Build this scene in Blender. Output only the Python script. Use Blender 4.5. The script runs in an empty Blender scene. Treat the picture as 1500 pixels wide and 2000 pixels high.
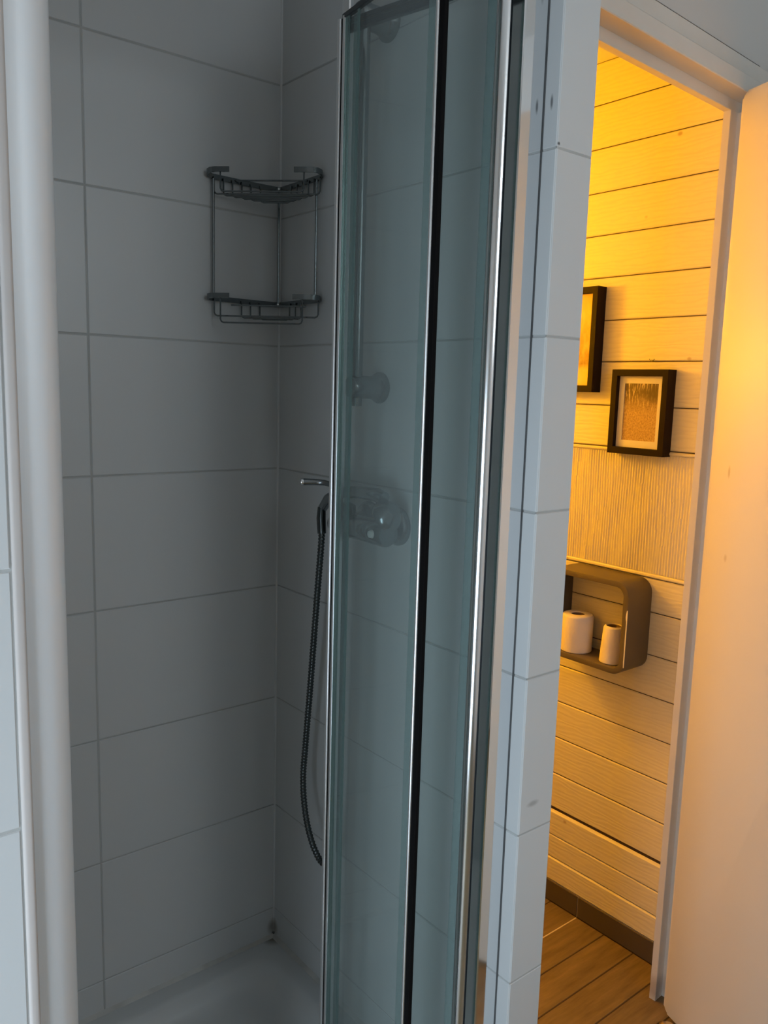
import bpy, bmesh, math, random
from mathutils import Vector, Matrix
random.seed(7)
S = bpy.context.scene
COL = S.collection

# ---------------------------------------------------------------- camera
cam_data = bpy.data.cameras.new('camera')
cam_data.sensor_fit = 'HORIZONTAL'
cam_data.sensor_width = 36.0
cam_data.lens = 36.0 * 1610.88 / 1500.0
cam_data.clip_start = 0.01
cam = bpy.data.objects.new('camera', cam_data)
COL.objects.link(cam)
CR = Matrix(((0.77758, 0.07144, -0.62471), (-0.62815, 0.13295, -0.76665), (0.02829, 0.98855, 0.14825)))
cam.matrix_world = Matrix.Translation((-0.9111, -1.4730, 0.1714)) @ CR.to_4x4()
S.camera = cam

# ---------------------------------------------------------------- world, daylight, exposure
world = bpy.data.worlds.new('daylight')
S.world = world
world.use_nodes = True
bg = world.node_tree.nodes['Background']
bg.inputs['Color'].default_value = (0.62, 0.80, 1.0, 1)
bg.inputs['Strength'].default_value = 1.2

FLOOR, CEIL = -1.281, 1.16
ROOM_L = -1.60
WIN_Y0, WIN_Y1, WIN_Z0, WIN_Z1 = -1.62, -0.82, -1.12, 0.10       # window in the left wall, beside the camera
al = bpy.data.lights.new('window_daylight', 'AREA')
al.shape = 'RECTANGLE'
al.size = WIN_Y1 - WIN_Y0
al.size_y = WIN_Z1 - WIN_Z0
al.energy = 22.0
al.color = (0.70, 0.86, 1.0)
alo = bpy.data.objects.new('window_daylight', al)
COL.objects.link(alo)
alo.location = (ROOM_L - 0.08, (WIN_Y0 + WIN_Y1) / 2, (WIN_Z0 + WIN_Z1) / 2)
alo.rotation_euler = (Vector((1, 0, 0))).to_track_quat('-Z', 'Y').to_euler()

RW_X0, RW_X1, RW_Z0, RW_Z1, ROOM_R = -0.45, 0.35, 0.38, 1.08, -2.70      # glazed window in the rear wall
al2 = bpy.data.lights.new('rear_daylight', 'AREA')
al2.shape = 'RECTANGLE'
al2.size = RW_X1 - RW_X0
al2.size_y = RW_Z1 - RW_Z0
al2.energy = 8.5
al2.color = (0.86, 0.95, 1.0)
alo2 = bpy.data.objects.new('rear_daylight', al2)
COL.objects.link(alo2)
alo2.location = ((RW_X0 + RW_X1) / 2, ROOM_R - 0.08, (RW_Z0 + RW_Z1) / 2)
alo2.rotation_euler = Vector((0, 1, 0)).to_track_quat('-Z', 'Z').to_euler()

S.view_settings.view_transform = 'Standard'
S.view_settings.look = 'None'
S.view_settings.gamma = 1.0
S.view_settings.use_curve_mapping = False
S.view_settings.exposure = 0.0
S.cycles.use_denoising = True
S.cycles.max_bounces = 12
S.cycles.transparent_max_bounces = 24
S.cycles.caustics_reflective = False
S.cycles.caustics_refractive = False

LAMP_COL = (1.0, 0.42, 0.001)
LAMP_STRENGTH = 262.0

# ---------------------------------------------------------------- materials
def new_mat(name):
    m = bpy.data.materials.new(name)
    m.use_nodes = True
    nt = m.node_tree
    return m, nt, nt.nodes['Principled BSDF']

def N(nt, kind, **kw):
    n = nt.nodes.new(kind)
    for k, v in kw.items():
        setattr(n, k, v)
    return n

def lk(nt, a, b):
    nt.links.new(a, b)

def pos_scaled(nt, sc, coord='Position'):
    g = N(nt, 'ShaderNodeNewGeometry')
    m = N(nt, 'ShaderNodeMapping')
    m.inputs['Scale'].default_value = sc
    lk(nt, g.outputs['Position'], m.inputs['Vector'])
    return m.outputs['Vector']

def mixcol(nt, fac, a, b):
    m = N(nt, 'ShaderNodeMix', data_type='RGBA')
    if hasattr(fac, 'default_value'):
        lk(nt, fac, m.inputs['Factor'])
    else:
        m.inputs['Factor'].default_value = fac
    for v, i in ((a, 6), (b, 7)):
        if hasattr(v, 'default_value'):
            lk(nt, v, m.inputs[i])
        else:
            m.inputs[i].default_value = (*v, 1)
    return m.outputs[2]

def ramp(nt, fac, p0, p1, c0=(0, 0, 0), c1=(1, 1, 1)):
    r = N(nt, 'ShaderNodeValToRGB')
    r.color_ramp.elements[0].position = p0
    r.color_ramp.elements[1].position = p1
    r.color_ramp.elements[0].color = (*c0, 1)
    r.color_ramp.elements[1].color = (*c1, 1)
    lk(nt, fac, r.inputs['Fac'])
    return r.outputs['Color']

def noise(nt, vec, scale, detail=3, rough=0.5):
    n = N(nt, 'ShaderNodeTexNoise')
    n.inputs['Scale'].default_value = scale
    n.inputs['Detail'].default_value = detail
    n.inputs['Roughness'].default_value = rough
    lk(nt, vec, n.inputs['Vector'])
    return n.outputs['Fac']

def bump(nt, bsdf, height, strength, dist=0.001):
    b = N(nt, 'ShaderNodeBump')
    b.inputs['Strength'].default_value = strength
    b.inputs['Distance'].default_value = dist
    lk(nt, height, b.inputs['Height'])
    lk(nt, b.outputs['Normal'], bsdf.inputs['Normal'])

def stains(nt, base, spots):
    """spots: (position, size xyz, colour, amount) - marks that sit at one place on the surface"""
    out = base
    for p, sz, col, amt in spots:
        g = N(nt, 'ShaderNodeNewGeometry')
        m = N(nt, 'ShaderNodeMapping', vector_type='TEXTURE')
        m.inputs['Location'].default_value = p
        m.inputs['Scale'].default_value = sz
        lk(nt, g.outputs['Position'], m.inputs['Vector'])
        ln = N(nt, 'ShaderNodeVectorMath', operation='LENGTH')
        lk(nt, m.outputs['Vector'], ln.inputs[0])
        f = ramp(nt, ln.outputs['Value'], 0.35, 1.0, (amt,) * 3, (0, 0, 0))
        out = mixcol(nt, f, out, col)
    return out

def plain(name, col, rough=0.5, metal=0.0, var=0.04, vscale=6, bstr=0.0, bscale=200, spots=(), spec=0.5):
    m, nt, b = new_mat(name)
    v = pos_scaled(nt, (1, 1, 1))
    n = noise(nt, v, vscale, 4)
    c = mixcol(nt, n, tuple(x * (1 - var) for x in col), tuple(min(1, x * (1 + var)) for x in col))
    c = stains(nt, c, spots)
    lk(nt, c, b.inputs['Base Color'])
    b.inputs['Roughness'].default_value = rough
    b.inputs['Metallic'].default_value = metal
    b.inputs['Specular IOR Level'].default_value = spec
    if bstr:
        bump(nt, b, noise(nt, v, bscale, 2), bstr)
    return m

M = {}
M['tile'] = plain('white_tile', (0.60, 0.605, 0.60), 0.32, var=0.03, vscale=3, bstr=0.06, bscale=25, spots=[
    ((0.03, -0.70, -0.455), (0.016, 0.02, 0.006), (0.22, 0.22, 0.22), 0.55),
    ((0.004, -0.70, 0.505), (0.003, 0.01, 0.003), (0.03, 0.03, 0.03), 0.95),
    ((0.0, 0.0, -1.045), (0.020, 0.02, 0.024), (0.16, 0.13, 0.09), 0.7),
    ((0.0, 0.0, -1.062), (0.007, 0.007, 0.008), (0.01, 0.01, 0.008), 1.0),
    ((0.0, -0.688, 0.560), (0.01, 0.003, 0.012), (0.08, 0.08, 0.08), 0.8),
    ((0.0, -0.688, 0.70), (0.01, 0.003, 0.012), (0.12, 0.12, 0.12), 0.5)])
M['grout'] = plain('grey_grout', (0.45, 0.45, 0.435), 0.85, var=0.3, vscale=9, bstr=0.3, bscale=300)
M['paint'] = plain('painted_plaster', (0.62, 0.60, 0.57), 0.7, var=0.03, vscale=2, bstr=0.12, bscale=90)
M['room_white'] = plain('room_white_paint', (0.72, 0.71, 0.69), 0.75, var=0.02, vscale=2)
M['frame_paint'] = plain('cream_gloss_paint', (0.70, 0.66, 0.60), 0.38, var=0.06, vscale=14, bstr=0.15, bscale=60, spots=[
    ((0.766, -0.51, -1.25), (0.05, 0.05, 0.04), (0.30, 0.24, 0.19), 0.6)])
M['leaf_paint'] = plain('door_leaf_paint', (0.63, 0.595, 0.53), 0.42, var=0.03, vscale=5, bstr=0.05, bscale=70, spots=[
    ((0.71, -0.61, -0.16), (0.012, 0.006, 0.012), (0.3, 0.22, 0.12), 0.6),
    ((0.72, -0.60, 0.02), (0.01, 0.004, 0.016), (0.3, 0.22, 0.12), 0.5)])
M['tray'] = plain('white_acrylic', (0.57, 0.58, 0.575), 0.28, var=0.03, vscale=4, spots=[
    ((-0.005, -0.005, -1.07), (0.03, 0.03, 0.02), (0.15, 0.12, 0.08), 0.8)])
M['silicone'] = plain('grey_silicone', (0.50, 0.49, 0.46), 0.5, var=0.3, vscale=25)
M['dark_joint'] = plain('dark_joint_line', (0.10, 0.10, 0.10), 0.7, var=0.4, vscale=30)
M['trim_strip'] = plain('beige_tile_edge_strip', (0.52, 0.47, 0.44), 0.7, var=0.08, vscale=12, spec=0.2)
M['chrome'] = plain('polished_chrome', (0.86, 0.87, 0.88), 0.07, 1.0, var=0.02)
M['satin'] = plain('bright_anodised_aluminium', (0.90, 0.90, 0.90), 0.38, 1.0, var=0.02)
M['tube'] = plain('polished_tube_chrome', (0.88, 0.89, 0.90), 0.17, 1.0, var=0.02)
M['post'] = plain('white_lacquered_aluminium', (0.78, 0.80, 0.82), 0.5, 0.3, var=0.03)
M['wire'] = plain('tarnished_chrome_wire', (0.22, 0.24, 0.245), 0.22, 1.0, var=0.15, vscale=40)
M['strap'] = plain('brushed_dark_chrome', (0.21, 0.23, 0.235), 0.24, 1.0, var=0.1, vscale=30)
M['black'] = plain('black_magnetic_seal', (0.004, 0.0035, 0.0035), 0.8, spec=0.1)
M['dark_grey'] = plain('dark_grey_plastic', (0.03, 0.035, 0.038), 0.4)
M['fitting'] = plain('chrome_fitting', (0.24, 0.26, 0.27), 0.2, 1.0)
M['hose'] = plain('dark_chrome_hose', (0.10, 0.11, 0.11), 0.25, 1.0)
M['black_frame'] = plain('dark_brown_frame_wood', (0.011, 0.005, 0.0035), 0.5, var=0.3, vscale=20, spec=0.12)
M['mat_board'] = plain('cream_mat_board', (0.74, 0.70, 0.60), 0.8)
M['taupe'] = plain('taupe_lacquer', (0.115, 0.092, 0.066), 0.42, var=0.06, vscale=9)
M['chip'] = plain('bare_white_chip', (0.85, 0.82, 0.76), 0.8)
M['paper'] = plain('toilet_paper', (0.80, 0.73, 0.68), 0.9, var=0.04, vscale=30, bstr=0.5, bscale=120)
M['cardboard'] = plain('cardboard_core', (0.22, 0.14, 0.09), 0.9)
M['base_tile'] = plain('dark_brown_tile', (0.085, 0.066, 0.050), 0.35, var=0.15, vscale=12)
M['light_grout'] = plain('light_grout', (0.62, 0.55, 0.44), 0.85, var=0.15, vscale=40)
M['dark_grout'] = plain('brown_grout', (0.06, 0.038, 0.022), 0.9, var=0.3, vscale=30)
M['brass'] = plain('worn_brass', (0.80, 0.62, 0.36), 0.22, 1.0)
M['rubber'] = plain('black_rubber', (0.012, 0.012, 0.012), 0.6)

def wood_white():
    m, nt, b = new_mat('white_painted_boards')
    v = pos_scaled(nt, (1, 0.09, 1))
    n1 = noise(nt, v, 55, 4, 0.6)
    w = N(nt, 'ShaderNodeTexWave', wave_type='BANDS', bands_direction='Z')
    w.inputs['Scale'].default_value = 28
    w.inputs['Distortion'].default_value = 9
    w.inputs['Detail'].default_value = 2
    w.inputs['Detail Scale'].default_value = 1.4
    v2 = pos_scaled(nt, (1, 0.22, 1))
    lk(nt, v2, w.inputs['Vector'])
    h = N(nt, 'ShaderNodeMath', operation='ADD')
    lk(nt, n1, h.inputs[0]); lk(nt, w.outputs['Fac'], h.inputs[1])
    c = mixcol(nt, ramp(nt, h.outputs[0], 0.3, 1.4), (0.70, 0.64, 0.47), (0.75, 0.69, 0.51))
    vo = N(nt, 'ShaderNodeTexVoronoi')
    vo.inputs['Scale'].default_value = 6.5
    v3 = pos_scaled(nt, (0.0, 1.0, 1.35))
    lk(nt, v3, vo.inputs['Vector'])
    k = ramp(nt, vo.outputs['Distance'], 0.024, 0.055, (0.7, 0.7, 0.7), (0, 0, 0))
    c = mixcol(nt, k, c, (0.36, 0.23, 0.13))
    lk(nt, c, b.inputs['Base Color'])
    b.inputs['Roughness'].default_value = 0.48
    bump(nt, b, h.outputs[0], 0.26, 0.001)
    return m
M['boards'] = wood_white()
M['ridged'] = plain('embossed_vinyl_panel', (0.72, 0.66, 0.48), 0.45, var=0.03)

def wood_floor():
    m, nt, b = new_mat('wood_look_floor_tile')
    oi = N(nt, 'ShaderNodeObjectInfo')
    v = pos_scaled(nt, (0.12, 1, 1))
    ad = N(nt, 'ShaderNodeVectorMath', operation='ADD')
    lk(nt, v, ad.inputs[0]); lk(nt, oi.outputs['Random'], ad.inputs[1])
    n1 = noise(nt, ad.outputs[0], 60, 5, 0.65)
    n2 = noise(nt, ad.outputs[0], 9, 3)
    c = mixcol(nt, ramp(nt, n1, 0.3, 0.7), (0.125, 0.086, 0.040), (0.255, 0.188, 0.098))
    c = mixcol(nt, ramp(nt, n2, 0.35, 0.75, (0, 0, 0), (0.5, 0.5, 0.5)), c, (0.105, 0.07, 0.033))
    lk(nt, c, b.inputs['Base Color'])
    b.inputs['Roughness'].default_value = 0.45
    bump(nt, b, n1, 0.3, 0.001)
    return m
M['plank'] = wood_floor()

def schlick(nt, f0=0.035):
    """two-sided Fresnel for thin panes: f0 + (1 - f0) * (1 - cos)^5"""
    lw = N(nt, 'ShaderNodeLayerWeight')
    lw.inputs['Blend'].default_value = 0.5
    p = N(nt, 'ShaderNodeMath', operation='POWER'); p.inputs[1].default_value = 5.0
    lk(nt, lw.outputs['Facing'], p.inputs[0])
    q = N(nt, 'ShaderNodeMath', operation='MULTIPLY_ADD'); q.inputs[1].default_value = 1 - f0; q.inputs[2].default_value = f0
    lk(nt, p.outputs[0], q.inputs[0])
    return q.outputs[0]

def glass_mat():
    m = bpy.data.materials.new('shower_glass')
    m.use_nodes = True
    nt = m.node_tree
    nt.nodes.clear()
    out = N(nt, 'ShaderNodeOutputMaterial')
    tr = N(nt, 'ShaderNodeBsdfTransparent'); tr.inputs['Color'].default_value = (0.945, 0.968, 0.962, 1)
    gl = N(nt, 'ShaderNodeBsdfGlossy'); gl.inputs['Roughness'].default_value = 0.02
    df = N(nt, 'ShaderNodeBsdfDiffuse'); df.inputs['Color'].default_value = (0.62, 0.68, 0.68, 1)
    fr = schlick(nt)
    a = N(nt, 'ShaderNodeMixShader')
    g = pos_scaled(nt, (1, 1, 0.35))
    hz = ramp(nt, noise(nt, g, 9, 4), 0.3, 0.8, (0.05, 0.05, 0.05), (0.085, 0.085, 0.085))
    lk(nt, hz, a.inputs[0]); lk(nt, tr.outputs[0], a.inputs[1]); lk(nt, df.outputs[0], a.inputs[2])
    b = N(nt, 'ShaderNodeMixShader')
    lk(nt, fr, b.inputs[0]); lk(nt, a.outputs[0], b.inputs[1]); lk(nt, gl.outputs[0], b.inputs[2])
    lk(nt, b.outputs[0], out.inputs['Surface'])
    return m
M['glass'] = glass_mat()

def seal_mat():
    m = bpy.data.materials.new('translucent_seal_plastic')
    m.use_nodes = True
    nt = m.node_tree
    nt.nodes.clear()
    out = N(nt, 'ShaderNodeOutputMaterial')
    tr = N(nt, 'ShaderNodeBsdfTransparent'); tr.inputs['Color'].default_value = (0.72, 0.83, 0.81, 1)
    gl = N(nt, 'ShaderNodeBsdfGlossy'); gl.inputs['Roughness'].default_value = 0.18
    gl.inputs['Color'].default_value = (0.45, 0.52, 0.51, 1)
    df = N(nt, 'ShaderNodeBsdfDiffuse'); df.inputs['Color'].default_value = (0.30, 0.38, 0.37, 1)
    a = N(nt, 'ShaderNodeMixShader'); a.inputs[0].default_value = 0.30
    lk(nt, tr.outputs[0], a.inputs[1]); lk(nt, df.outputs[0], a.inputs[2])
    b = N(nt, 'ShaderNodeMixShader')
    fr = schlick(nt)
    lk(nt, fr, b.inputs[0]); lk(nt, a.outputs[0], b.inputs[1]); lk(nt, gl.outputs[0], b.inputs[2])
    lk(nt, b.outputs[0], out.inputs['Surface'])
    return m
M['seal'] = seal_mat()

def lamp_mat():
    m = bpy.data.materials.new('amber_lamp_glow')
    m.use_nodes = True
    nt = m.node_tree
    nt.nodes.clear()
    out = N(nt, 'ShaderNodeOutputMaterial')
    e = N(nt, 'ShaderNodeEmission')
    e.inputs['Color'].default_value = (*LAMP_COL, 1)
    e.inputs['Strength'].default_value = LAMP_STRENGTH
    lk(nt, e.outputs[0], out.inputs['Surface'])
    return m
M['lamp'] = lamp_mat()

def print_grass():
    m, nt, b = new_mat('sepia_grass_print')
    # blades: noise stretched along a leaning diagonal on the wall plane (y, z)
    g = N(nt, 'ShaderNodeNewGeometry')
    mp = N(nt, 'ShaderNodeMapping')
    mp.inputs['Rotation'].default_value = (math.radians(28), 0, 0)
    mp.inputs['Scale'].default_value = (1, 1.0, 0.16)
    lk(nt, g.outputs['Position'], mp.inputs['Vector'])
    n1 = noise(nt, mp.outputs['Vector'], 230, 3, 0.6)
    n2 = noise(nt, pos_scaled(nt, (1, 1, 0.6)), 330, 6, 0.8)
    sep = N(nt, 'ShaderNodeSeparateXYZ')
    lk(nt, g.outputs['Position'], sep.inputs[0])
    low = ramp(nt, N_map(nt, sep.outputs['Z'], 0.055, 0.20), 0.5, 0.85)
    c = mixcol(nt, ramp(nt, n2, 0.35, 0.65), (0.22, 0.12, 0.05), (0.66, 0.46, 0.22))
    blade = mixcol(nt, ramp(nt, n1, 0.52, 0.66), (0.12, 0.075, 0.04), (0.72, 0.56, 0.32))
    c = mixcol(nt, low, c, blade)
    c = stains(nt, c, [((0.85, -0.318, 0.178), (0.05, 0.032, 0.030), (0.075, 0.045, 0.025), 0.92)])
    lk(nt, c, b.inputs['Base Color'])
    b.inputs['Roughness'].default_value = 0.5
    return m

def N_map(nt, val, a, bb):
    r = N(nt, 'ShaderNodeMapRange')
    r.inputs['From Min'].default_value = a
    r.inputs['From Max'].default_value = bb
    lk(nt, val, r.inputs['Value'])
    return r.outputs['Result']

def print_field():
    m, nt, b = new_mat('sepia_landscape_print')
    g = N(nt, 'ShaderNodeNewGeometry')
    sep = N(nt, 'ShaderNodeSeparateXYZ')
    lk(nt, g.outputs['Position'], sep.inputs[0])
    z = N_map(nt, sep.outputs['Z'], 0.19, 0.425)
    r = N(nt, 'ShaderNodeValToRGB')
    el = r.color_ramp.elements
    el[0].position = 0.0; el[0].color = (0.75, 0.55, 0.26, 1)
    el[1].position = 1.0; el[1].color = (0.66, 0.42, 0.20, 1)
    for p, c in ((0.18, (0.80, 0.52, 0.22, 1)), (0.25, (0.26, 0.13, 0.06, 1)), (0.42, (0.45, 0.25, 0.11, 1)),
                 (0.60, (0.58, 0.34, 0.15, 1)), (0.80, (0.72, 0.47, 0.22, 1))):
        e = el.new(p); e.color = c
    lk(nt, z, r.inputs['Fac'])
    n = noise(nt, pos_scaled(nt, (1, 1, 0.5)), 45, 4, 0.6)
    c = mixcol(nt, ramp(nt, n, 0.45, 0.75, (0, 0, 0), (0.5, 0.5, 0.5)), r.outputs['Color'], (0.85, 0.66, 0.40))
    lk(nt, c, b.inputs['Base Color'])
    b.inputs['Roughness'].default_value = 0.4
    return m
M['print_grass'] = print_grass()
M['print_field'] = print_field()

# ---------------------------------------------------------------- mesh helpers
def world_loc(o):
    p = Vector((0, 0, 0))
    while o is not None:
        p += o.location
        o = o.parent
    return p

def link(name, bm_or_mesh, mat, parent=None, kind=None, smooth=False, loc=None):
    if isinstance(bm_or_mesh, bmesh.types.BMesh):
        bm = bm_or_mesh
        if parent is not None and loc is None:
            off = world_loc(parent)
            bmesh.ops.translate(bm, verts=bm.verts, vec=-off)
        bmesh.ops.recalc_face_normals(bm, faces=bm.faces)
        me = bpy.data.meshes.new(name)
        bm.to_mesh(me)
        bm.free()
        me.materials.append(mat)
        if smooth:
            for p in me.polygons:
                p.use_smooth = True
            me.set_sharp_from_angle(angle=math.radians(40))
    else:
        me = bm_or_mesh
    o = bpy.data.objects.new(name, me)
    COL.objects.link(o)
    if parent is not None:
        o.parent = parent
    if loc is not None:
        o.location = Vector(loc) - (world_loc(parent) if parent is not None else Vector())
    if kind:
        o['kind'] = kind
    return o

def thing(name, label, cat, loc, group=None):
    o = bpy.data.objects.new(name, None)
    o.empty_display_size = 0.05
    COL.objects.link(o)
    o.location = loc
    o['label'] = label
    o['category'] = cat
    if group:
        o['group'] = group
    return o

def add_box(bm, x0, x1, y0, y1, z0, z1, mtx=None, bevel=0.0, segs=1):
    pts = [(x, y, z) for x in (x0, x1) for y in (y0, y1) for z in (z0, z1)]
    vs = [bm.verts.new((mtx @ Vector(p)) if mtx else p) for p in pts]
    fs = [bm.faces.new([vs[i] for i in f]) for f in ((0, 1, 3, 2), (4, 6, 7, 5), (0, 4, 5, 1), (2, 3, 7, 6), (0, 2, 6, 4), (1, 5, 7, 3))]
    bmesh.ops.recalc_face_normals(bm, faces=fs)
    if bevel:
        es = list({e for f in fs for e in f.edges})
        bmesh.ops.bevel(bm, geom=es, offset=bevel, segments=segs, affect='EDGES', profile=0.5)
    return bm

def box(name, x0, x1, y0, y1, z0, z1, mat, parent=None, kind=None, mtx=None, bevel=0.0, segs=1, smooth=False):
    return link(name, add_box(bmesh.new(), x0, x1, y0, y1, z0, z1, mtx, bevel, segs), mat, parent, kind, smooth)

def add_tube(bm, pts, r, seg=8, closed=False, caps=True):
    pts = [Vector(p) for p in pts]
    n = len(pts)
    rad = r if callable(r) else (lambda i: r)
    up = None
    rings = []
    for i, p in enumerate(pts):
        if closed:
            t = pts[(i + 1) % n] - pts[i - 1]
        else:
            t = pts[min(i + 1, n - 1)] - pts[max(i - 1, 0)]
        t.normalize()
        if up is None:
            a = Vector((0, 0, 1)) if abs(t.z) < 0.9 else Vector((1, 0, 0))
            up = (a - t * a.dot(t)).normalized()
        else:
            up = (up - t * up.dot(t)).normalized()
        s = t.cross(up)
        rings.append([bm.verts.new(p + (up * math.cos(2 * math.pi * k / seg) + s * math.sin(2 * math.pi * k / seg)) * rad(i)) for k in range(seg)])
    m = n if closed else n - 1
    for i in range(m):
        a, b = rings[i], rings[(i + 1) % n]
        for k in range(seg):
            bm.faces.new((a[k], a[(k + 1) % seg], b[(k + 1) % seg], b[k]))
    if caps and not closed:
        bm.faces.new(rings[0][::-1]); bm.faces.new(rings[-1])
    return bm

def tube(name, pts, r, mat, parent=None, seg=8, closed=False, smooth=True):
    return link(name, add_tube(bmesh.new(), pts, r, seg, closed), mat, parent, smooth=smooth)

def add_lathe(bm, prof, origin, axis, seg=28):
    """prof: (radius, height) along axis from origin"""
    ax = Vector(axis).normalized()
    a = Vector((0, 0, 1)) if abs(ax.z) < 0.9 else Vector((1, 0, 0))
    u = (a - ax * a.dot(ax)).normalized()
    w = ax.cross(u)
    o = Vector(origin)
    rings = []
    for r, h in prof:
        if r < 1e-6:
            rings.append([bm.verts.new(o + ax * h)])
        else:
            rings.append([bm.verts.new(o + ax * h + (u * math.cos(2 * math.pi * k / seg) + w * math.sin(2 * math.pi * k / seg)) * r) for k in range(seg)])
    for a_, b_ in zip(rings, rings[1:]):
        for k in range(seg):
            k2 = (k + 1) % seg
            if len(a_) == 1 and len(b_) == 1:
                continue
            if len(a_) == 1:
                bm.faces.new((a_[0], b_[k2], b_[k]))
            elif len(b_) == 1:
                bm.faces.new((a_[k], a_[k2], b_[0]))
            else:
                bm.faces.new((a_[k], a_[k2], b_[k2], b_[k]))
    return bm

def lathe(name, prof, origin, axis, mat, parent=None, seg=28):
    return link(name, add_lathe(bmesh.new(), prof, origin, axis, seg), mat, parent, smooth=True)

def add_prism(bm, outline, place, d0, d1):
    """closed outline in (a, b), extruded from d0 to d1; place(a, b, d) -> world point"""
    n = len(outline)
    A = [bm.verts.new(place(a, b, d0)) for a, b in outline]
    B = [bm.verts.new(place(a, b, d1)) for a, b in outline]
    bm.faces.new(A[::-1]); bm.faces.new(B)
    for i in range(n):
        j = (i + 1) % n
        bm.faces.new((A[i], A[j], B[j], B[i]))
    return bm

def rrect(a0, a1, b0, b1, r, k=5):
    pts = []
    for ca, cb, s in ((a1 - r, b0 + r, -90), (a1 - r, b1 - r, 0), (a0 + r, b1 - r, 90), (a0 + r, b0 + r, 180)):
        for i in range(k + 1):
            t = math.radians(s + 90 * i / k)
            pts.append((ca + r * math.cos(t), cb + r * math.sin(t)))
    return pts

# ---------------------------------------------------------------- setting: tiled walls
TILE_W, TILE_H, GAP, TT, SUNK = 0.3897, 0.25, 0.0026, 0.006, 0.0013
_tile_cache = {}
def tile_mesh(w, h, facing):
    key = (round(w, 4), round(h, 4), facing)
    if key not in _tile_cache:
        bm = bmesh.new()
        c = 0.0012
        # local: face looks along +n; (u, v) from 0..w, 0..h
        lo = [(0, 0), (w, 0), (w, h), (0, h)]
        hi = [(c, c), (w - c, c), (w - c, h - c), (c, h - c)]
        def P(u, v, d):
            if facing == '-y': return (u, -d, v)
            if facing == '-x': return (-d, u, v)
            return (d, u, v)
        a = [bm.verts.new(P(u, v, -TT)) for u, v in lo]
        b = [bm.verts.new(P(u, v, -c)) for u, v in lo]
        t = [bm.verts.new(P(u, v, 0)) for u, v in hi]
        for i in range(4):
            j = (i + 1) % 4
            bm.faces.new((a[i], a[j], b[j], b[i])); bm.faces.new((b[i], b[j], t[j], t[i]))
        bm.faces.new(t)
        bmesh.ops.recalc_face_normals(bm, faces=bm.faces)
        me = bpy.data.meshes.new('tile')
        bm.to_mesh(me); bm.free()
        me.materials.append(M['tile'])
        _tile_cache[key] = me
    return _tile_cache[key]

def tiles(parent, facing, plane, us, zs):
    for u0, u1 in zip(us, us[1:]):
        for z0, z1 in zip(zs, zs[1:]):
            jit = random.uniform(-0.0003, 0.0003)
            me = tile_mesh(u1 - u0 - GAP, z1 - z0 - GAP, facing)
            p = (u0 + GAP / 2, plane + jit, z0 + GAP / 2) if facing == '-y' else (plane + jit, u0 + GAP / 2, z0 + GAP / 2)
            link('tile', me, None, parent, loc=p)

TRAY = -1.070
COURSES = [TRAY - 0.01, -1.0, -0.75, -0.5, -0.25, 0.0, 0.25, 0.5, 0.75, 1.0, CEIL]
FULL = [FLOOR, -1.25] + COURSES[1:]
SX = -0.70                                           # left inner wall of the shower recess
w = box('wall_back', SX - 0.1, 0.0, SUNK, 0.10, FLOOR, CEIL, M['grout'], kind='structure')
tiles(w, '-y', 0.0, [SX, -TILE_W, 0.0], COURSES)
# thin partition between shower and toilet: tiled on the shower side and on its end
w = box('wall_partition', SUNK, 0.076, -0.7001, 0.0, FLOOR, CEIL, M['grout'], kind='structure')
tiles(w, '-x', 0.0, [-0.7014, -0.455, 0.0], COURSES)
w2 = box('wall_partition_end', SUNK, 0.0745, -0.7003, -0.6995, FLOOR, CEIL, M['grout'], kind='structure')
tiles(w2, '-y', -0.7014, [0.0, 0.0775], FULL)
bm = bmesh.new()
add_prism(bm, [(-0.0034, 0.0), (-0.0022, -0.0022), (0.0, -0.0034), (0.001, 0.001)], lambda a, b, d: Vector((a, b, d)), TRAY, CEIL - 0.001)
link('silicone_bead', bm, M['tile'], bpy.data.objects['wall_back'])
box('wall_toilet_left', 0.060, 0.0765, -0.69, 1.2, FLOOR, CEIL, M['room_white'], kind='structure')
w = box('wall_shower_left', SX - 0.10, SX - SUNK, -0.695, 0.0, FLOOR, CEIL, M['grout'], kind='structure')
tiles(w, '+x', SX, [-0.695, -TILE_W, 0.0], COURSES)
w = box('wall_front_left', ROOM_L, SX - 0.001, -0.6987, -0.60, FLOOR, CEIL, M['grout'], kind='structure')
tiles(w, '-y', -0.70, [ROOM_L, SX - 0.0115 - 2 * TILE_W, SX - 0.0115 - TILE_W, SX - 0.0115], FULL)
box('trim_1', SX - 0.0112, SX - 0.0008, -0.7022, -0.68, FLOOR, CEIL, M['trim_strip'], kind='structure', bevel=0.003, segs=3, smooth=True)

# ---------------------------------------------------------------- setting: door wall (turned three degrees), frame, leaf
DA = math.radians(3.1)
DM = Matrix.Translation((0.766, -0.493, 0)) @ Matrix(((math.cos(DA), math.sin(DA), 0, 0), (math.sin(DA), -math.cos(DA), 0, 0), (0, 0, 1, 0), (0, 0, 0, 1)))
def dplace(u, v, z):
    return DM @ Vector((u, v, z))
ZH = 0.759
bm = bmesh.new()
add_box(bm, -0.72, 0.40, -0.02, 0.040, 0.853, CEIL, DM)
link('wall_door_side', bm, M['paint'], kind='structure')
bm = bmesh.new()
add_box(bm, 0.060, 0.40, -0.02, 0.040, FLOOR, 0.853, DM)
link('wall_door_right', bm, M['paint'], kind='structure')

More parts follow.
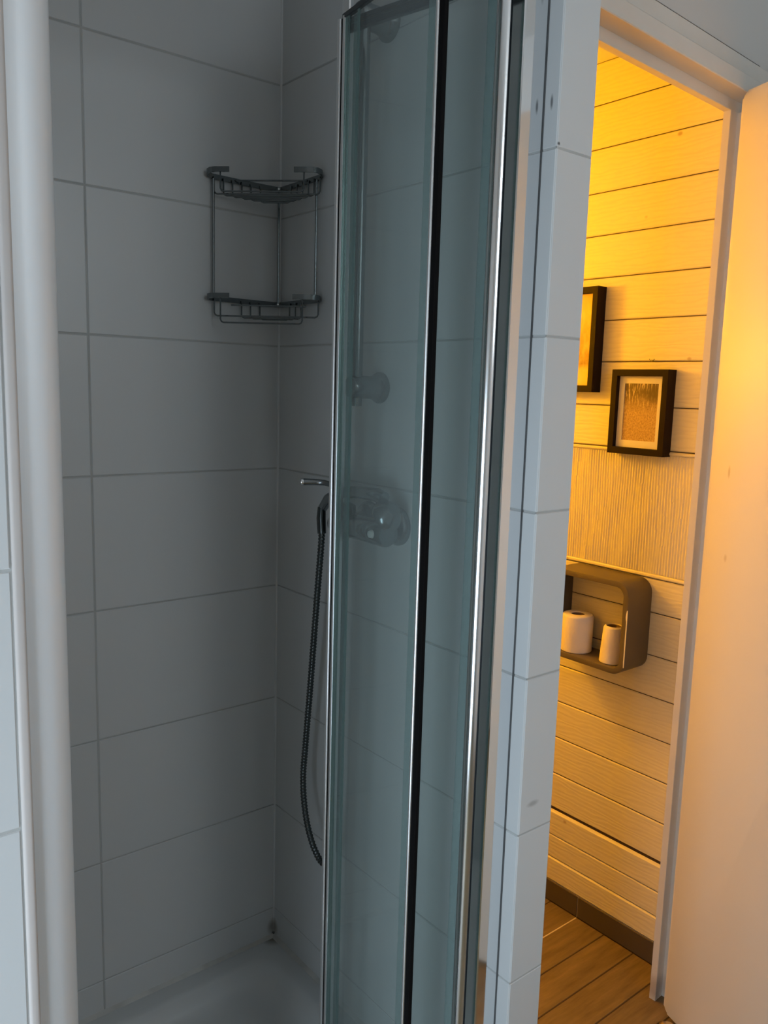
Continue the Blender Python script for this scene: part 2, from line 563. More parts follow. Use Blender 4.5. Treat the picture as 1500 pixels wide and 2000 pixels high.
SEC = [(0.0, 0.0), (0.015, 0.0), (0.016, 0.001), (0.016, 0.022), (0.0535, 0.022), (0.055, 0.0235), (0.055, 0.052), (0.047, 0.059),
       (0.045, 0.061), (0.045, 0.088), (0.043, 0.090), (0.030, 0.092), (0.0, 0.092)]
fr = bmesh.new()
add_prism(fr, [(v, h) for v, h in SEC], lambda v, h, d: dplace(d, v, ZH + h), -0.74, 0.092)
frame = link('trim_2', fr, M['frame_paint'], kind='structure')
SECJ = [(0.0, 0.0), (0.015, 0.0), (0.016, 0.001), (0.016, 0.030), (0.0535, 0.030), (0.055, 0.0315), (0.055, 0.058), (0.047, 0.064),
        (0.045, 0.066), (0.045, 0.088), (0.043, 0.090), (0.030, 0.092), (0.0, 0.092)]
jb = bmesh.new()
add_prism(jb, SECJ, lambda v, h, d: dplace(h, v, d), FLOOR, ZH + 0.0005)
link('jamb', jb, M['frame_paint'], frame)
box('jamb', -0.70, -0.67, 0.0, 0.055, FLOOR, ZH + 0.0005, M['frame_paint'], frame, mtx=DM, bevel=0.001)

# open door leaf, hinged at the right jamb
LT = 0.040
ld = Vector((-0.33, -0.944, 0)).normalized()
ln = Vector((0.944, -0.33, 0)).normalized()           # away from the visible face
LO = Vector((0.7385, -0.548, 0))
bm = bmesh.new()
add_prism(bm, rrect(0.0, 0.70, FLOOR + 0.016, 0.777, 0.014, 5), lambda a, b, d: LO + ld * a + ln * d + Vector((0, 0, b)), 0.0, LT)
es = [e for e in bm.edges if len(e.link_faces) == 2 and any(len(f.verts) > 4 for f in e.link_faces)]
bmesh.ops.bevel(bm, geom=es, offset=0.005, segments=3, affect='EDGES', profile=0.5)
leaf = link('door_1', bm, M['leaf_paint'], kind='structure', smooth=True)

# ---------------------------------------------------------------- setting: toilet room with boarded wall
WX = 0.88
WC_CEIL = 0.993
w = box('wall_toilet_right', WX + 0.003, WX + 0.10, -0.47, 1.2, FLOOR, CEIL, M['dark_grout'], kind='structure')
def board(z0, z1, proud=0.0, top=0.0015, gap=0.0022, y0=-0.4675, y1=1.199):
    b0, b1, t = z0 + gap / 2, z1 - gap / 2, 0.012
    x = WX - proud
    c = 0.0025
    prof = [(x + t, b0), (x + c, b0), (x, b0 + c), (x, b1 - max(c, top)), (x + max(c, top), b1), (x + t, b1)]
    bm = bmesh.new()
    add_prism(bm, prof, lambda a, b, d: Vector((a, d, b)), y0, y1)
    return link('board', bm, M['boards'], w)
UP = [WC_CEIL, 0.891, 0.7845, 0.677, 0.571, 0.4655, 0.3585, 0.2545, 0.1445, 0.040]
for a, b in zip(UP[1:], UP):
    board(a, b)
MID = [-0.278, -0.364, -0.4735, -0.5795, -0.685, -0.790, -0.8975, -1.0]
for a, b in zip(MID[1:], MID):
    board(a, b)
board(-1.081, -1.006, 0.004, 0.006)
board(-1.148, -1.081, 0.004, gap=0.0016)
board(-1.217, -1.148, 0.006, 0.004, gap=0.0014)
# ridged panel between the boards, with a bead above and below
random.seed(11)
bm = bmesh.new()
ny, nz = 900, 9
PY0, PY1, PZ0, PZ1 = -0.4675, 1.199, -0.266, 0.029
ph = [random.uniform(0, 6.28) for _ in range(8)]
rows = []
for k in range(nz):
    z = PZ0 + (PZ1 - PZ0) * k / (nz - 1)
    row = []
    for i in range(ny):
        y = PY0 + (PY1 - PY0) * i / (ny - 1)
        yy = y + 0.0016 * math.sin(z * 22 + 30 * y + ph[0]) + 0.001 * math.sin(z * 47 + 90 * y + ph[1])
        q = math.sin(2 * math.pi * yy / 0.0075) * 0.9 + 0.15 * math.sin(2 * math.pi * yy / 0.0113 + ph[2]) + 0.06 * math.sin(2 * math.pi * yy / 0.031 + ph[3])
        row.append(bm.verts.new((WX + 0.0010 - 0.0013 * q, y, z)))
    rows.append(row)
for k in range(nz - 1):
    for i in range(ny - 1):
        bm.faces.new((rows[k][i], rows[k][i + 1], rows[k + 1][i + 1], rows[k + 1][i]))
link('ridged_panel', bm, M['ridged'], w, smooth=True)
for z0, z1 in ((0.0295, 0.0385), (-0.2765, -0.2665)):
    bm = bmesh.new()
    add_prism(bm, [(WX + 0.01, z0), (WX - 0.001, z0), (WX - 0.004, z0 + 0.003), (WX - 0.004, z1 - 0.003), (WX - 0.001, z1), (WX + 0.01, z1)],
              lambda a, b, d: Vector((a, d, b)), -0.4675, 1.199)
    link('bead', bm, M['boards'], w)
# tiled skirting
bb = box('baseboard_right', WX - 0.004, WX + 0.003, -0.4675, 1.199, FLOOR, -1.2185, M['light_grout'], kind='structure')
for y0, y1 in ((-0.465, -0.1905), (-0.187, 0.11), (0.1135, 0.41), (0.4135, 0.71), (0.7135, 1.0)):
    box('tile', WX - 0.007, WX, y0, y1, FLOOR + 0.002, -1.2192, M['base_tile'], bb, bevel=0.0006)
box('wall_toilet_end', 0.0765, WX + 0.003, 1.199, 1.30, FLOOR, CEIL, M['room_white'], kind='structure')
box('ceiling_toilet', 0.0765, WX + 0.003, -0.47, 1.199, WC_CEIL, CEIL - 0.02, M['room_white'], kind='structure')

# ---------------------------------------------------------------- setting: floor, ceiling, rest of the bathroom behind the camera
fl = box('floor', ROOM_L, 0.98, -2.7, 1.2, FLOOR - 0.06, FLOOR - 0.0012, M['dark_grout'], kind='structure')
PW = 0.0925
k0 = -0.189
rows_y = [k0 - PW * i for i in range(6, 0, -1)] + [k0 + PW * i for i in range(0, 15)]
for y in rows_y:
    box('plank', 0.078, WX - 0.0075, y + 0.0018, min(y + PW - 0.0018, 1.198), FLOOR - 0.008, FLOOR, M['plank'], fl, bevel=0.0007)
box('grout_joint', 0.078, WX - 0.0075, k0 - 0.0018, k0 + 0.0018, FLOOR - 0.006, FLOOR - 0.0003, M['light_grout'], fl)
box('plank', ROOM_L, 0.076, -2.7, -0.72, FLOOR - 0.008, FLOOR, M['plank'], fl)
box('plank', 0.078, 0.95, -2.7, rows_y[0], FLOOR - 0.008, FLOOR, M['plank'], fl)
box('ceiling', ROOM_L - 0.1, 1.05, -2.7, 0.1, CEIL, CEIL + 0.09, M['room_white'], kind='structure')
bm = bmesh.new()
add_box(bm, ROOM_L - 0.1, RW_X0, ROOM_R - 0.1, ROOM_R, FLOOR, CEIL)
add_box(bm, RW_X1, 1.05, ROOM_R - 0.1, ROOM_R, FLOOR, CEIL)
add_box(bm, RW_X0, RW_X1, ROOM_R - 0.1, ROOM_R, FLOOR, RW_Z0)
add_box(bm, RW_X0, RW_X1, ROOM_R - 0.1, ROOM_R, RW_Z1, CEIL)
link('wall_rear', bm, M['room_white'], kind='structure')
bm = bmesh.new()
for x0, x1, z0, z1 in ((RW_X0, RW_X0 + 0.04, RW_Z0, RW_Z1), (RW_X1 - 0.04, RW_X1, RW_Z0, RW_Z1),
                       (RW_X0 + 0.04, RW_X1 - 0.04, RW_Z0, RW_Z0 + 0.04), (RW_X0 + 0.04, RW_X1 - 0.04, RW_Z1 - 0.04, RW_Z1)):
    add_box(bm, x0, x1, ROOM_R - 0.065, ROOM_R - 0.02, z0, z1)
link('window_2', bm, M['room_white'], kind='structure')
box('wall_right', 0.95, 1.05, -2.7, -0.44, FLOOR, CEIL, M['room_white'], kind='structure')
bm = bmesh.new()
add_box(bm, ROOM_L - 0.1, ROOM_L, -2.7, WIN_Y0, FLOOR, CEIL)
add_box(bm, ROOM_L - 0.1, ROOM_L, WIN_Y1, -0.60, FLOOR, CEIL)
add_box(bm, ROOM_L - 0.1, ROOM_L, WIN_Y0, WIN_Y1, FLOOR, WIN_Z0)
add_box(bm, ROOM_L - 0.1, ROOM_L, WIN_Y0, WIN_Y1, WIN_Z1, CEIL)
link('wall_left', bm, M['room_white'], kind='structure')
bm = bmesh.new()
for y0, y1, z0, z1 in ((WIN_Y0, WIN_Y0 + 0.04, WIN_Z0, WIN_Z1), (WIN_Y1 - 0.04, WIN_Y1, WIN_Z0, WIN_Z1),
                       (WIN_Y0 + 0.04, WIN_Y1 - 0.04, WIN_Z0, WIN_Z0 + 0.04), (WIN_Y0 + 0.04, WIN_Y1 - 0.04, WIN_Z1 - 0.04, WIN_Z1)):
    add_box(bm, ROOM_L - 0.065, ROOM_L - 0.02, y0, y1, z0, z1)
link('window_1', bm, M['room_white'], kind='structure')

# ---------------------------------------------------------------- shower tray
tr = thing('shower_tray', 'white square shower tray with rounded basin at the foot of the tiled walls', 'shower tray', (SX / 2, -0.35, FLOOR))
bm = bmesh.new()
TX0, TX1, TY0, TY1 = SX + 0.001, -0.001, -0.698, -0.001
def ring(ins, z, r):
    return [bm.verts.new((x, y, z)) for x, y in rrect(TX0 + ins, TX1 - ins, TY0 + ins, TY1 - ins, r, 8)]
rs = [ring(0, FLOOR, 0.002), ring(0, TRAY - 0.004, 0.002), ring(0.003, TRAY, 0.003), ring(0.036, TRAY - 0.001, 0.05), ring(0.046, TRAY - 0.006, 0.06),
      ring(0.062, TRAY - 0.030, 0.075), ring(0.075, TRAY - 0.044, 0.085), ring(0.10, TRAY - 0.050, 0.09), ring(0.22, TRAY - 0.056, 0.06), ring(0.30, TRAY - 0.058, 0.03)]
for a, b in zip(rs, rs[1:]):
    n = len(a)
    for i in range(n):
        bm.faces.new((a[i], a[(i + 1) % n], b[(i + 1) % n], b[i]))
bm.faces.new(rs[-1]); bm.faces.new(rs[0][::-1])
link('basin', bm, M['tray'], tr, smooth=True)
bm = bmesh.new()
add_prism(bm, [(-0.007, TRAY), (0.0, TRAY), (0.0, TRAY + 0.007)], lambda a, b, d: Vector((d, a, b)), SX + 0.002, -0.0005)
add_prism(bm, [(-0.007, TRAY), (0.0, TRAY), (0.0, TRAY + 0.007)], lambda a, b, d: Vector((a, d, b)), -0.66, -0.0005)
link('silicone_bead', bm, M['silicone'], tr)

# ---------------------------------------------------------------- bifold shower door, folded inwards against the right wall
DZ0, DZ1 = TRAY + 0.02, 0.735
PH, PF, PL = Vector((-0.045, -0.638, 0)), Vector((-0.1085, -0.347, 0)), Vector((-0.1435, -0.620, 0))
sd = thing('shower_door', 'clear glass bifold shower door with chrome profiles, folded open against the right tiled wall', 'shower door', (SX / 2, -0.63, TRAY))
# left wall profile: rounded bright post
bm = bmesh.new()
add_prism(bm, [(SX + 0.0005, -0.690)] + [(SX + 0.0005 + a, -0.690 + b) for a, b in
          ((0.010, -0.0015), (0.022, 0.0), (0.033, 0.005), (0.041, 0.013), (0.0455, 0.023), (0.047, 0.036), (0.047, 0.060))] + [(SX + 0.0005, -0.630)],
          lambda a, b, d: Vector((a, b, d)), TRAY, 0.80)
link('wall_profile', bm, M['post'], sd, smooth=True)
# right wall channel, its gasket and pivot tube
bm = bmesh.new()
add_prism(bm, [(-0.0005, -0.675), (-0.0455, -0.675), (-0.047, -0.6735), (-0.047, -0.653), (-0.030, -0.653), (-0.030, -0.615), (-0.0005, -0.615)],
          lambda a, b, d: Vector((a, b, d)), TRAY, 0.80)
link('wall_profile', bm, M['chrome'], sd)
box('gasket', -0.0425, -0.0305, -0.6525, -0.6495, TRAY, 0.79, M['dark_grey'], sd)
lathe('pivot_tube', [(0.0, TRAY + 0.001), (0.0125, TRAY + 0.001), (0.0125, 0.79), (0.0, 0.79)], (PH.x, PH.y, 0), (0, 0, 1), M['tube'], sd, 32)
box('silicone_line', -0.0012, -0.0002, -0.6766, -0.6752, TRAY, 0.80, M['dark_joint'], sd)
# top and bottom rails
box('top_rail', SX + 0.047, -0.0475, -0.645, -0.600, 0.765, 0.800, M['chrome'], sd, bevel=0.003)
box('threshold_rail', SX + 0.047, -0.0475, -0.640, -0.600, TRAY + 0.0002, TRAY + 0.012, M['chrome'], sd, bevel=0.002)

def strip(name, p, q, s0, s1, h0, h1, z0, z1, mat, bevel=0.0, parent=None):
    """a bar along the panel p->q from s0 to s1 (metres), h0..h1 across it"""
    d = (q - p).normalized()
    nrm = Vector((-d.y, d.x, 0))
    m = Matrix(((d.x, nrm.x, 0, p.x), (d.y, nrm.y, 0, p.y), (0, 0, 1, 0), (0, 0, 0, 1)))
    return box(name, s0, s1, h0, h1, z0, z1, mat, parent or sd, mtx=m, bevel=bevel)
L1 = (PL - PF).length
L2 = (PH - PF).length
# leading panel (fold -> leading edge)
strip('glass_panel', PF, PL, 0.0215, L1 - 0.010, -0.0025, 0.0025, DZ0, DZ1 - 0.004, M['glass'])
fd = (PL - PF).normalized()
for q in (0.0, 0.0168):
    c = PF + fd * q
    tube('fold_profile', [(c.x, c.y, DZ0), (c.x, c.y, DZ1)], 0.0046, M['satin'], sd, 14)
strip('fold_gasket', PF, PL, 0.003, 0.0138, -0.0005, 0.003, DZ0, DZ1, M['black'])
strip('clear_seal', PF, PL, 0.0235, 0.036, -0.0045, -0.0026, DZ0, DZ1 - 0.006, M['seal'])
strip('clear_seal', PF, PL, 0.038, 0.054, 0.0026, 0.0045, DZ0, DZ1 - 0.006, M['seal'])
strip('clear_seal', PF, PL, 0.060, 0.066, -0.0040, -0.0026, DZ0, DZ1 - 0.006, M['seal'])
c = PF + fd * (L1 - 0.0062) + Vector((fd.y, -fd.x, 0)) * 0.0016
tube('edge_profile', [(c.x, c.y, DZ0), (c.x, c.y, DZ1 + 0.010)], 0.0032, M['satin'], sd, 14)
strip('magnetic_seal', PF, PL, L1 - 0.003, L1 + 0.0085, -0.002, 0.005, DZ0, DZ1 + 0.010, M['black'], 0.0008)
strip('clear_seal', PF, PL, L1 - 0.034, L1 - 0.012, 0.0026, 0.0040, DZ0, DZ1 - 0.006, M['seal'])
strip('top_cap', PF, PL, 0.012, L1 - 0.011, -0.004, 0.004, DZ1 - 0.004, DZ1 + 0.004, M['dark_grey'], 0.001)
# wall-side panel (hinge -> fold)
strip('glass_panel', PF, PH, 0.014, L2 - 0.012, -0.0025, 0.0025, DZ0, DZ1 - 0.004, M['glass'])
strip('fold_profile', PF, PH, -0.004, 0.013, 0.0065, 0.017, DZ0, DZ1 + 0.045, M['satin'], 0.002)
strip('top_cap', PF, PH, 0.013, L2 - 0.012, -0.006, 0.006, DZ1 - 0.010, DZ1 - 0.003, M['dark_grey'], 0.001)
strip('top_cap', PF, PH, 0.013, L2 - 0.012, -0.005, 0.005, DZ1 - 0.022, DZ1 - 0.013, M['dark_grey'], 0.001)
strip('hinge_gasket', PF, PH, L2 - 0.030, L2 - 0.011, 0.0026, 0.0050, DZ0, DZ1, M['seal'])

# ---------------------------------------------------------------- corner wire shelf
cd = thing('corner_shower_caddy', 'two-tier chrome wire corner basket hung in the tiled shower corner', 'shower caddy', (-0.01, -0.01, 0.29))
def flat_strap(z, rise):
    path = [(-0.141, -0.049), (-0.150, -0.040), (-0.160, -0.030), (-0.1655, -0.022), (-0.1665, -0.014), (-0.162, -0.007), (-0.152, -0.004), (-0.075, -0.004), (-0.010, -0.0045),
            (-0.0045, -0.010), (-0.004, -0.075), (-0.004, -0.146), (-0.006, -0.154), (-0.012, -0.160), (-0.020, -0.1615), (-0.028, -0.158), (-0.040, -0.147), (-0.054, -0.133)]
    bm = bmesh.new()
    t, h = 0.0018, 0.0046
    lift = (1, 1, 1, 0.9, 0.7, 0.35, 0.1)
    P = [Vector((x, y, 0)) for x, y in path]
    Z = [z + rise * (lift[min(i, len(path) - 1 - i)] if min(i, len(path) - 1 - i) < 7 else 0) for i in range(len(path))]
    secs = []
    for i, p in enumerate(P):
        d = (P[min(i + 1, len(P) - 1)] - P[max(i - 1, 0)]).normalized()
        nr = Vector((-d.y, d.x, 0)) * t
        secs.append([bm.verts.new(p + nr + Vector((0, 0, Z[i] - h))), bm.verts.new(p + nr + Vector((0, 0, Z[i] + h))),
                     bm.verts.new(p - nr + Vector((0, 0, Z[i] + h))), bm.verts.new(p - nr + Vector((0, 0, Z[i] - h)))])
    for a, b in zip(secs, secs[1:]):
        for k in range(4):
            bm.faces.new((a[k], a[(k + 1) % 4], b[(k + 1) % 4], b[k]))
    bm.faces.new(secs[0]); bm.faces.new(secs[-1][::-1])
    return link('strap', bm, M['strap'], cd, smooth=True)
RW = 0.0016
def u_wire(a, zt, zb, front=False):
    if front:
        A, B = Vector((-0.152, -0.036, 0)), Vector((-0.040, -0.145, 0))
    else:
        A, B = Vector((-a, -0.0075, 0)), Vector((-0.0075, -a, 0))
    dz = lambda p, z: Vector((p.x, p.y, z))
    e = (B - A).normalized() * 0.006
    return tube('wire', [dz(A, zt + (0.005 if front else 0)), dz(A, zb + 0.006), dz(A + e * 0.3, zb + 0.0018), dz(A + e, zb), dz(B - e, zb), dz(B - e * 0.3, zb + 0.0018), dz(B, zb + 0.006), dz(B, zt + (0.005 if front else 0))],
                RW, M['wire'], cd, 6)
ZU, ZL = 0.554, 0.332
flat_strap(ZU, 0.0075); flat_strap(ZL, 0.0035)
for a in (0.150, 0.130, 0.111, 0.091, 0.071, 0.050):
    u_wire(a, ZU, ZU - 0.031)
u_wire(0, ZU, ZU - 0.031, True)
for a in (0.150, 0.091, 0.071, 0.050):
    u_wire(a, ZL, ZL - 0.032)
u_wire(0, ZL, ZL - 0.046, True)
tube('wire', [(-0.104, -0.006, ZU + 0.001), (-0.006, -0.104, ZU + 0.001)], RW, M['wire'], cd, 6)
tube('wire', [(-0.116, -0.012, ZL - 0.010), (-0.012, -0.116, ZL - 0.010)], RW, M['wire'], cd, 6)
for x, y in ((-0.1525, -0.010), (-0.010, -0.1425), (-0.0085, -0.0085)):
    tube('rod', [(x, y, ZL + 0.004), (x, y, ZU - 0.004)], 0.0022, M['wire'], cd, 8)
for z in (ZU, ZL):
    lathe('screw_cap', [(0.0, 0.008), (0.002, 0.0075), (0.0026, 0.005), (0.0026, 0.0)], (-0.0055, -0.0055, z), (-0.7, -0.7, 0), M['chrome'], cd, 14)

# ---------------------------------------------------------------- shower fittings on the right tiled wall
rl = thing('shower_slide_rail', 'chrome slide rail on two wall brackets behind the folded glass door', 'shower rail', (-0.0005, -0.335, 0.15))
tube('rail', [(-0.052, -0.335, 0.14), (-0.052, -0.335, 0.80)], 0.0095, M['fitting'], rl, 16)
for z in (0.172, 0.761):
    lathe('bracket', [(0.0, 0.0), (0.027, 0.0), (0.027, 0.004), (0.022, 0.012), (0.0195, 0.022), (0.0195, 0.062), (0.017, 0.066), (0.0, 0.066)], (-0.0006, -0.335, z), (-1, 0, 0), M['fitting'], rl)

mx = thing('shower_mixer', 'chrome bar shower mixer with side lever on the right tiled wall', 'mixer tap', (-0.0005, -0.32, -0.07))
lathe('body', [(0.0, -0.084), (0.020, -0.083), (0.0225, -0.079), (0.0225, -0.040), (0.019, -0.037), (0.0215, -0.030), (0.0215, 0.020), (0.019, 0.026), (0.0225, 0.030), (0.0225, 0.062), (0.020, 0.066), (0.0, 0.067)],
      (-0.047, -0.360, -0.070), (0, -1, 0), M['fitting'], mx)
for y in (-0.395, -0.315):
    lathe('wall_rose', [(0.0, 0.0), (0.034, 0.0), (0.034, 0.004), (0.029, 0.012), (0.016, 0.016), (0.016, 0.052), (0.0, 0.052)], (-0.0006, y, -0.064), (-1, 0, 0), M['fitting'], mx)
lathe('lever_cap', [(0.0215, -0.014), (0.0215, 0.0), (0.019, 0.018), (0.012, 0.022), (0.0, 0.0225)], (-0.047, -0.302, -0.054), (0, 0, 1), M['fitting'], mx)
tube('lever', [(-0.0655, -0.302, -0.042), (-0.0665, -0.296, -0.012), (-0.0675, -0.286, 0.000), (-0.072, -0.274, 0.0022), (-0.085, -0.2635, 0.003), (-0.104, -0.2533, 0.0034)],
     lambda i: (0.005, 0.005, 0.0052, 0.0052, 0.0056, 0.0064)[i], M['fitting'], mx, 14)
lathe('lever_tip_highlight', [(0.0064, 0.0), (0.0066, 0.003), (0.0058, 0.0052), (0.0, 0.006)], (-0.104, -0.2533, 0.0034), (-0.88, 0.47, 0.02), M['chrome'], mx, 16)  # brighter cap added to stand in for the highlight on the lever's end
lathe('index_button', [(0.0, 0.006), (0.006, 0.005), (0.0075, 0.0)], (-0.0683, -0.408, -0.070), (-1, 0, 0), M['chip'], mx, 16)

hs = thing('hand_shower', 'chrome hand shower lying on the mixer with its ribbed hose hanging in a loop', 'hand shower', (-0.06, -0.30, -0.03))
tube('handle', [(-0.056, -0.246, -0.048), (-0.055, -0.262, -0.030), (-0.053, -0.292, -0.014), (-0.050, -0.340, -0.008), (-0.047, -0.392, -0.007), (-0.046, -0.410, -0.012)],
     lambda i: (0.0085, 0.010, 0.0105, 0.0105, 0.012, 0.012)[i], M['fitting'], hs, 14)
lathe('spray_head', [(0.0, -0.014), (0.012, -0.013), (0.023, -0.002), (0.028, 0.005), (0.028, 0.010), (0.025, 0.012), (0.0, 0.0125)],
      (-0.045, -0.425, -0.034), (0.0, 0.80, -0.60), M['fitting'], hs)
hp = [(-0.246, -0.050), (-0.247, -0.066), (-0.250, -0.102), (-0.237, -0.230), (-0.222, -0.384), (-0.208, -0.513), (-0.201, -0.590), (-0.2095, -0.655), (-0.232, -0.705), (-0.264, -0.733),
      (-0.292, -0.725), (-0.308, -0.680), (-0.312, -0.580), (-0.314, -0.40), (-0.317, -0.20), (-0.318, -0.085)]
def catmull(P, n):
    out = []
    for i in range(len(P) - 1):
        p0, p1, p2, p3 = [Vector(P[max(0, min(len(P) - 1, i + k))]) for k in (-1, 0, 1, 2)]
        for s in range(n):
            t = s / n
            out.append(0.5 * ((2 * p1) + (p2 - p0) * t + (2 * p0 - 5 * p1 + 4 * p2 - p3) * t * t + (3 * p1 - p0 - 3 * p2 + p3) * t ** 3))
    out.append(Vector(P[-1]))
    return out
raw = catmull([(-0.060, y, z) for y, z in hp], 40)
acc = [0.0]
for a, b in zip(raw, raw[1:]):
    acc.append(acc[-1] + (b - a).length)
step = 0.0016
pts, j = [], 0
for i in range(int(acc[-1] / step)):
    s = i * step
    while acc[j + 1] < s:
        j += 1
    f = (s - acc[j]) / max(1e-9, acc[j + 1] - acc[j])
    pts.append(raw[j].lerp(raw[j + 1], f))
tube('hose', pts, lambda i: (0.0064 if (i // 2) % 2 else 0.0053), M['hose'], hs, 10, smooth=True)
tube('hose_cone', [(-0.058, -0.246, -0.046), (-0.060, -0.2475, -0.066), (-0.060, -0.2505, -0.094)], lambda i: (0.0075, 0.0085, 0.0080)[i], M['hose'], hs, 12)

# ---------------------------------------------------------------- toilet room: pictures, shelf, rolls, lamp
def picture(name, label, y0, y1, z0, z1, bar, mat_in, photo, xf):
    """y0 < y1; frame front at xf, back on the boards"""
    t = thing(name, label, 'picture', (WX, (y0 + y1) / 2, z0), 'black framed pictures on the boarded wall')
    bm = bmesh.new()
    xb = WX - 0.0005
    o = [(y0, z0), (y1, z0), (y1, z1), (y0, z1)]
    i_ = [(y0 + bar, z0 + bar), (y1 - bar, z0 + bar), (y1 - bar, z1 - bar), (y0 + bar, z1 - bar)]
    V = lambda x, L: [bm.verts.new((x, y, z)) for y, z in L]
    ob, of = V(xb, o), V(xf, o)
    ii, ib = V(xf, i_), V(xb, i_)
    for k in range(4):
        m = (k + 1) % 4
        bm.faces.new((ob[k], ob[m], of[m], of[k])); bm.faces.new((of[k], of[m], ii[m], ii[k])); bm.faces.new((ii[k], ii[m], ib[m], ib[k])); bm.faces.new((ib[k], ib[m], ob[m], ob[k]))
    bmesh.ops.recalc_face_normals(bm, faces=bm.faces)
    bmesh.ops.bevel(bm, geom=[e for e in bm.edges if all(abs(v.co.x - xf) < 1e-6 for v in e.verts)], offset=0.0012, segments=2, affect='EDGES', profile=0.5)
    link('frame', bm, M['black_frame'], t)
    xm = xf + 0.012
    a0, a1, b0, b1 = y0 + bar, y1 - bar, z0 + bar, z1 - bar
    if mat_in:
        bm = bmesh.new()
        my, mz = mat_in
        O = [(a0, b0), (a1, b0), (a1, b1), (a0, b1)]
        I = [(a0 + my, b0 + mz), (a1 - my, b0 + mz), (a1 - my, b1 - mz), (a0 + my, b1 - mz)]
        Vo, Vi, Vd = V2(bm, xm, O), V2(bm, xm, I), V2(bm, xm + 0.0015, I)
        for k in range(4):
            m = (k + 1) % 4
            bm.faces.new((Vo[k], Vo[m], Vi[m], Vi[k])); bm.faces.new((Vi[k], Vi[m], Vd[m], Vd[k]))
        link('mat_board', bm, M['mat_board'], t)
        box('photo_print', xm + 0.0016, xm + 0.0024, a0 + my - 0.002, a1 - my + 0.002, b0 + mz - 0.002, b1 - mz + 0.002, photo, t)
    else:
        box('photo_print', xm + 0.0016, xm + 0.0024, a0, a1, b0, b1, photo, t)
    return t
def V2(bm, x, L):
    return [bm.verts.new((x, y, z)) for y, z in L]
pic1 = picture('framed_picture', 'small black frame with white mat and sepia photo of wild grass', -0.362, -0.203, 0.027, 0.2345, 0.0165, (0.0155, 0.0175), M['print_grass'], 0.847)
pic2 = picture('framed_picture', 'larger black framed sepia landscape without a mat, half hidden by the tiled partition', -0.146, 0.065, 0.177, 0.442, 0.0165, None, M['print_field'], 0.845)
nl = thing('picture_nail', 'tiny bent nail in the boarded wall above the small grass picture', 'nail', (WX, -0.297, 0.254))
tube('shank', [(WX, -0.297, 0.256), (WX - 0.008, -0.297, 0.258)], 0.0009, M['fitting'], nl, 6)
tube('bent_loop', [(WX - 0.008, -0.290, 0.2600), (WX - 0.008, -0.294, 0.2555), (WX - 0.008, -0.297, 0.258), (WX - 0.008, -0.300, 0.2555), (WX - 0.008, -0.304, 0.2600)], 0.0010, M['fitting'], nl, 6)

sh = thing('box_shelf', 'open taupe cube wall shelf with rounded corners and a chipped front edge', 'shelf', (WX, -0.214, -0.514))
SY0, SY1, SZ0, SZ1, SXF, ST = -0.343, -0.085, -0.514, -0.279, 0.780, 0.0145
bm = bmesh.new()
oo, ii_ = rrect(SY0, SY1, SZ0, SZ1, 0.036, 8), rrect(SY0 + ST, SY1 - ST, SZ0 + ST, SZ1 - ST, 0.0225, 8)
Of, If, Ob, Ib = V2(bm, SXF, oo), V2(bm, SXF, ii_), V2(bm, WX - 0.0008, oo), V2(bm, WX - 0.0008, ii_)
n = len(oo)
for k in range(n):
    m = (k + 1) % n
    bm.faces.new((Of[k], Of[m], If[m], If[k])); bm.faces.new((Ob[k], Of[k], Of[m], Ob[m])) ; bm.faces.new((If[k], If[m], Ib[m], Ib[k])); bm.faces.new((Ob[k], Ob[m], Ib[m], Ib[k]))
bmesh.ops.recalc_face_normals(bm, faces=bm.faces)
bmesh.ops.bevel(bm, geom=[e for e in bm.edges if all(abs(v.co.x - SXF) < 1e-6 for v in e.verts) and len(e.link_faces) == 2 and not (abs(e.link_faces[0].normal.x) > .9 and abs(e.link_faces[1].normal.x) > .9)],
                offset=0.0012, segments=2, affect='EDGES', profile=0.5)
link('shelf_body', bm, M['taupe'], sh, smooth=True)
bm = bmesh.new()
zz = [-0.345, -0.350, -0.356, -0.362, -0.368, -0.374, -0.390, -0.42, -0.45, -0.475, -0.490]
ww = [0.0003, 0.0014, 0.0024, 0.0028, 0.0022, 0.0008, 0.0008, 0.0010, 0.0008, 0.0010, 0.0004]
A = [bm.verts.new((SXF - 0.0004, SY0 + 0.0010 + w_, z)) for z, w_ in zip(zz, ww)]
B = [bm.verts.new((SXF - 0.0004, SY0 - 0.0004, z)) for z in zz]
Cc = [bm.verts.new((SXF + 0.0012, SY0 - 0.0004, z)) for z in zz]
for k in range(len(zz) - 1):
    bm.faces.new((A[k], A[k + 1], B[k + 1], B[k])); bm.faces.new((B[k], B[k + 1], Cc[k + 1], Cc[k]))
o = link('chipped_edge', bm, M['chip'], sh)
o['label'] = 'white chipped paint on the front edge'

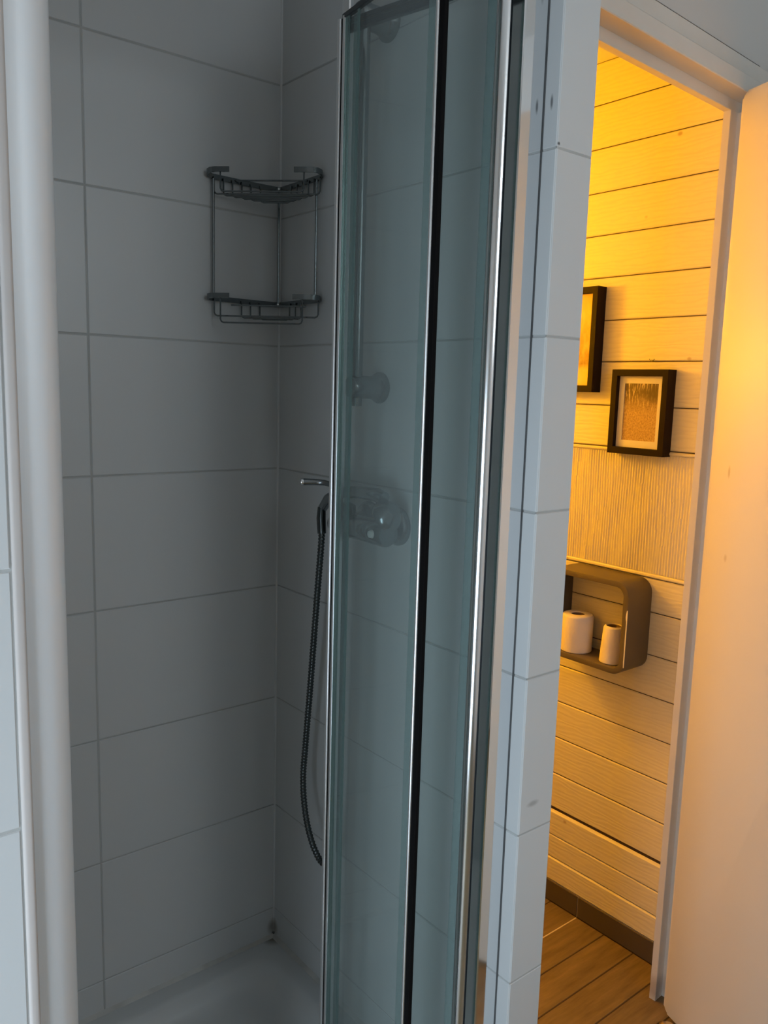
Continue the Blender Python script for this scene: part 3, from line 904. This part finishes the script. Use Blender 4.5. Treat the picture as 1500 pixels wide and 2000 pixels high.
def roll(label, x, y, z, r0, r1, h, core, squash=1.0):
    t = thing('toilet_roll', label, 'toilet paper', (x, y, z), 'toilet rolls in the box shelf')
    c = core
    bm = bmesh.new()
    add_lathe(bm, [(c, 0.001), (r0 - 0.002, 0.0), (r0, 0.002), (r0 * 0.5 + r1 * 0.5, h * 0.5), (r1, h - 0.006), (r1 - 0.002, h - 0.002), (r1 - 0.006, h), (c + 0.001, h), (c, h - 0.002)], (x, y, z), (0, 0, 1), 32)
    bmesh.ops.remove_doubles(bm, verts=bm.verts, dist=1e-6)
    link('paper', bm, M['paper'], t, smooth=True)
    bm = bmesh.new()
    add_lathe(bm, [(c - 0.0002, 0.001), (c - 0.0002, h - 0.002), (c - 0.0014, h - 0.002), (c - 0.0014, 0.004), (0.0, 0.004)], (x, y, z), (0, 0, 1), 28)
    link('cardboard_core', bm, M['cardboard'], t, smooth=True)
    return t
ZS = SZ0 + ST + 0.0002
roll('fuller toilet roll standing at the left in the box shelf', 0.826, -0.163, ZS, 0.041, 0.041, 0.099, 0.0175)
roll('nearly used-up narrow toilet roll at the right in the box shelf', 0.822, -0.279, ZS, 0.0315, 0.0255, 0.095, 0.0185)

lp = thing('ceiling_lamp', 'round amber globe lamp hanging from the toilet room ceiling', 'lamp', (0.36, 0.62, WC_CEIL))
LX, LY, LZ = 0.32, 0.75, 0.45
lathe('lamp_base', [(0.0, 0.0), (0.045, 0.0), (0.045, -0.012), (0.036, -0.022), (0.0, -0.022)], (LX, LY, WC_CEIL - 0.0005), (0, 0, 1), M['room_white'], lp)
tube('lamp_cord', [(LX, LY, WC_CEIL - 0.02), (LX, LY, LZ + 0.06)], 0.004, M['room_white'], lp, 8)
lathe('lamp_globe', [(0.0, -0.065)] + [(0.065 * math.sin(math.pi * (1 - k / 14)), 0.065 * math.cos(math.pi * (1 - k / 14))) for k in range(1, 14)] + [(0.0, 0.065)], (LX, LY, LZ), (0, 0, 1), M['lamp'], lp)

ds = thing('door_stop', 'small brass dome door stop on the floor by the open door', 'door stop', (0.700, -0.585, FLOOR))
lathe('dome', [(0.0, 0.0), (0.024, 0.0), (0.024, 0.004), (0.021, 0.014), (0.013, 0.021), (0.0, 0.023)], (0.700, -0.585, FLOOR + 0.0002), (0, 0, 1), M['brass'], ds, 24)
lathe('rubber_ring', [(0.0242, 0.004), (0.0258, 0.006), (0.0258, 0.010), (0.0225, 0.012)], (0.700, -0.585, FLOOR + 0.0002), (0, 0, 1), M['rubber'], ds, 24)
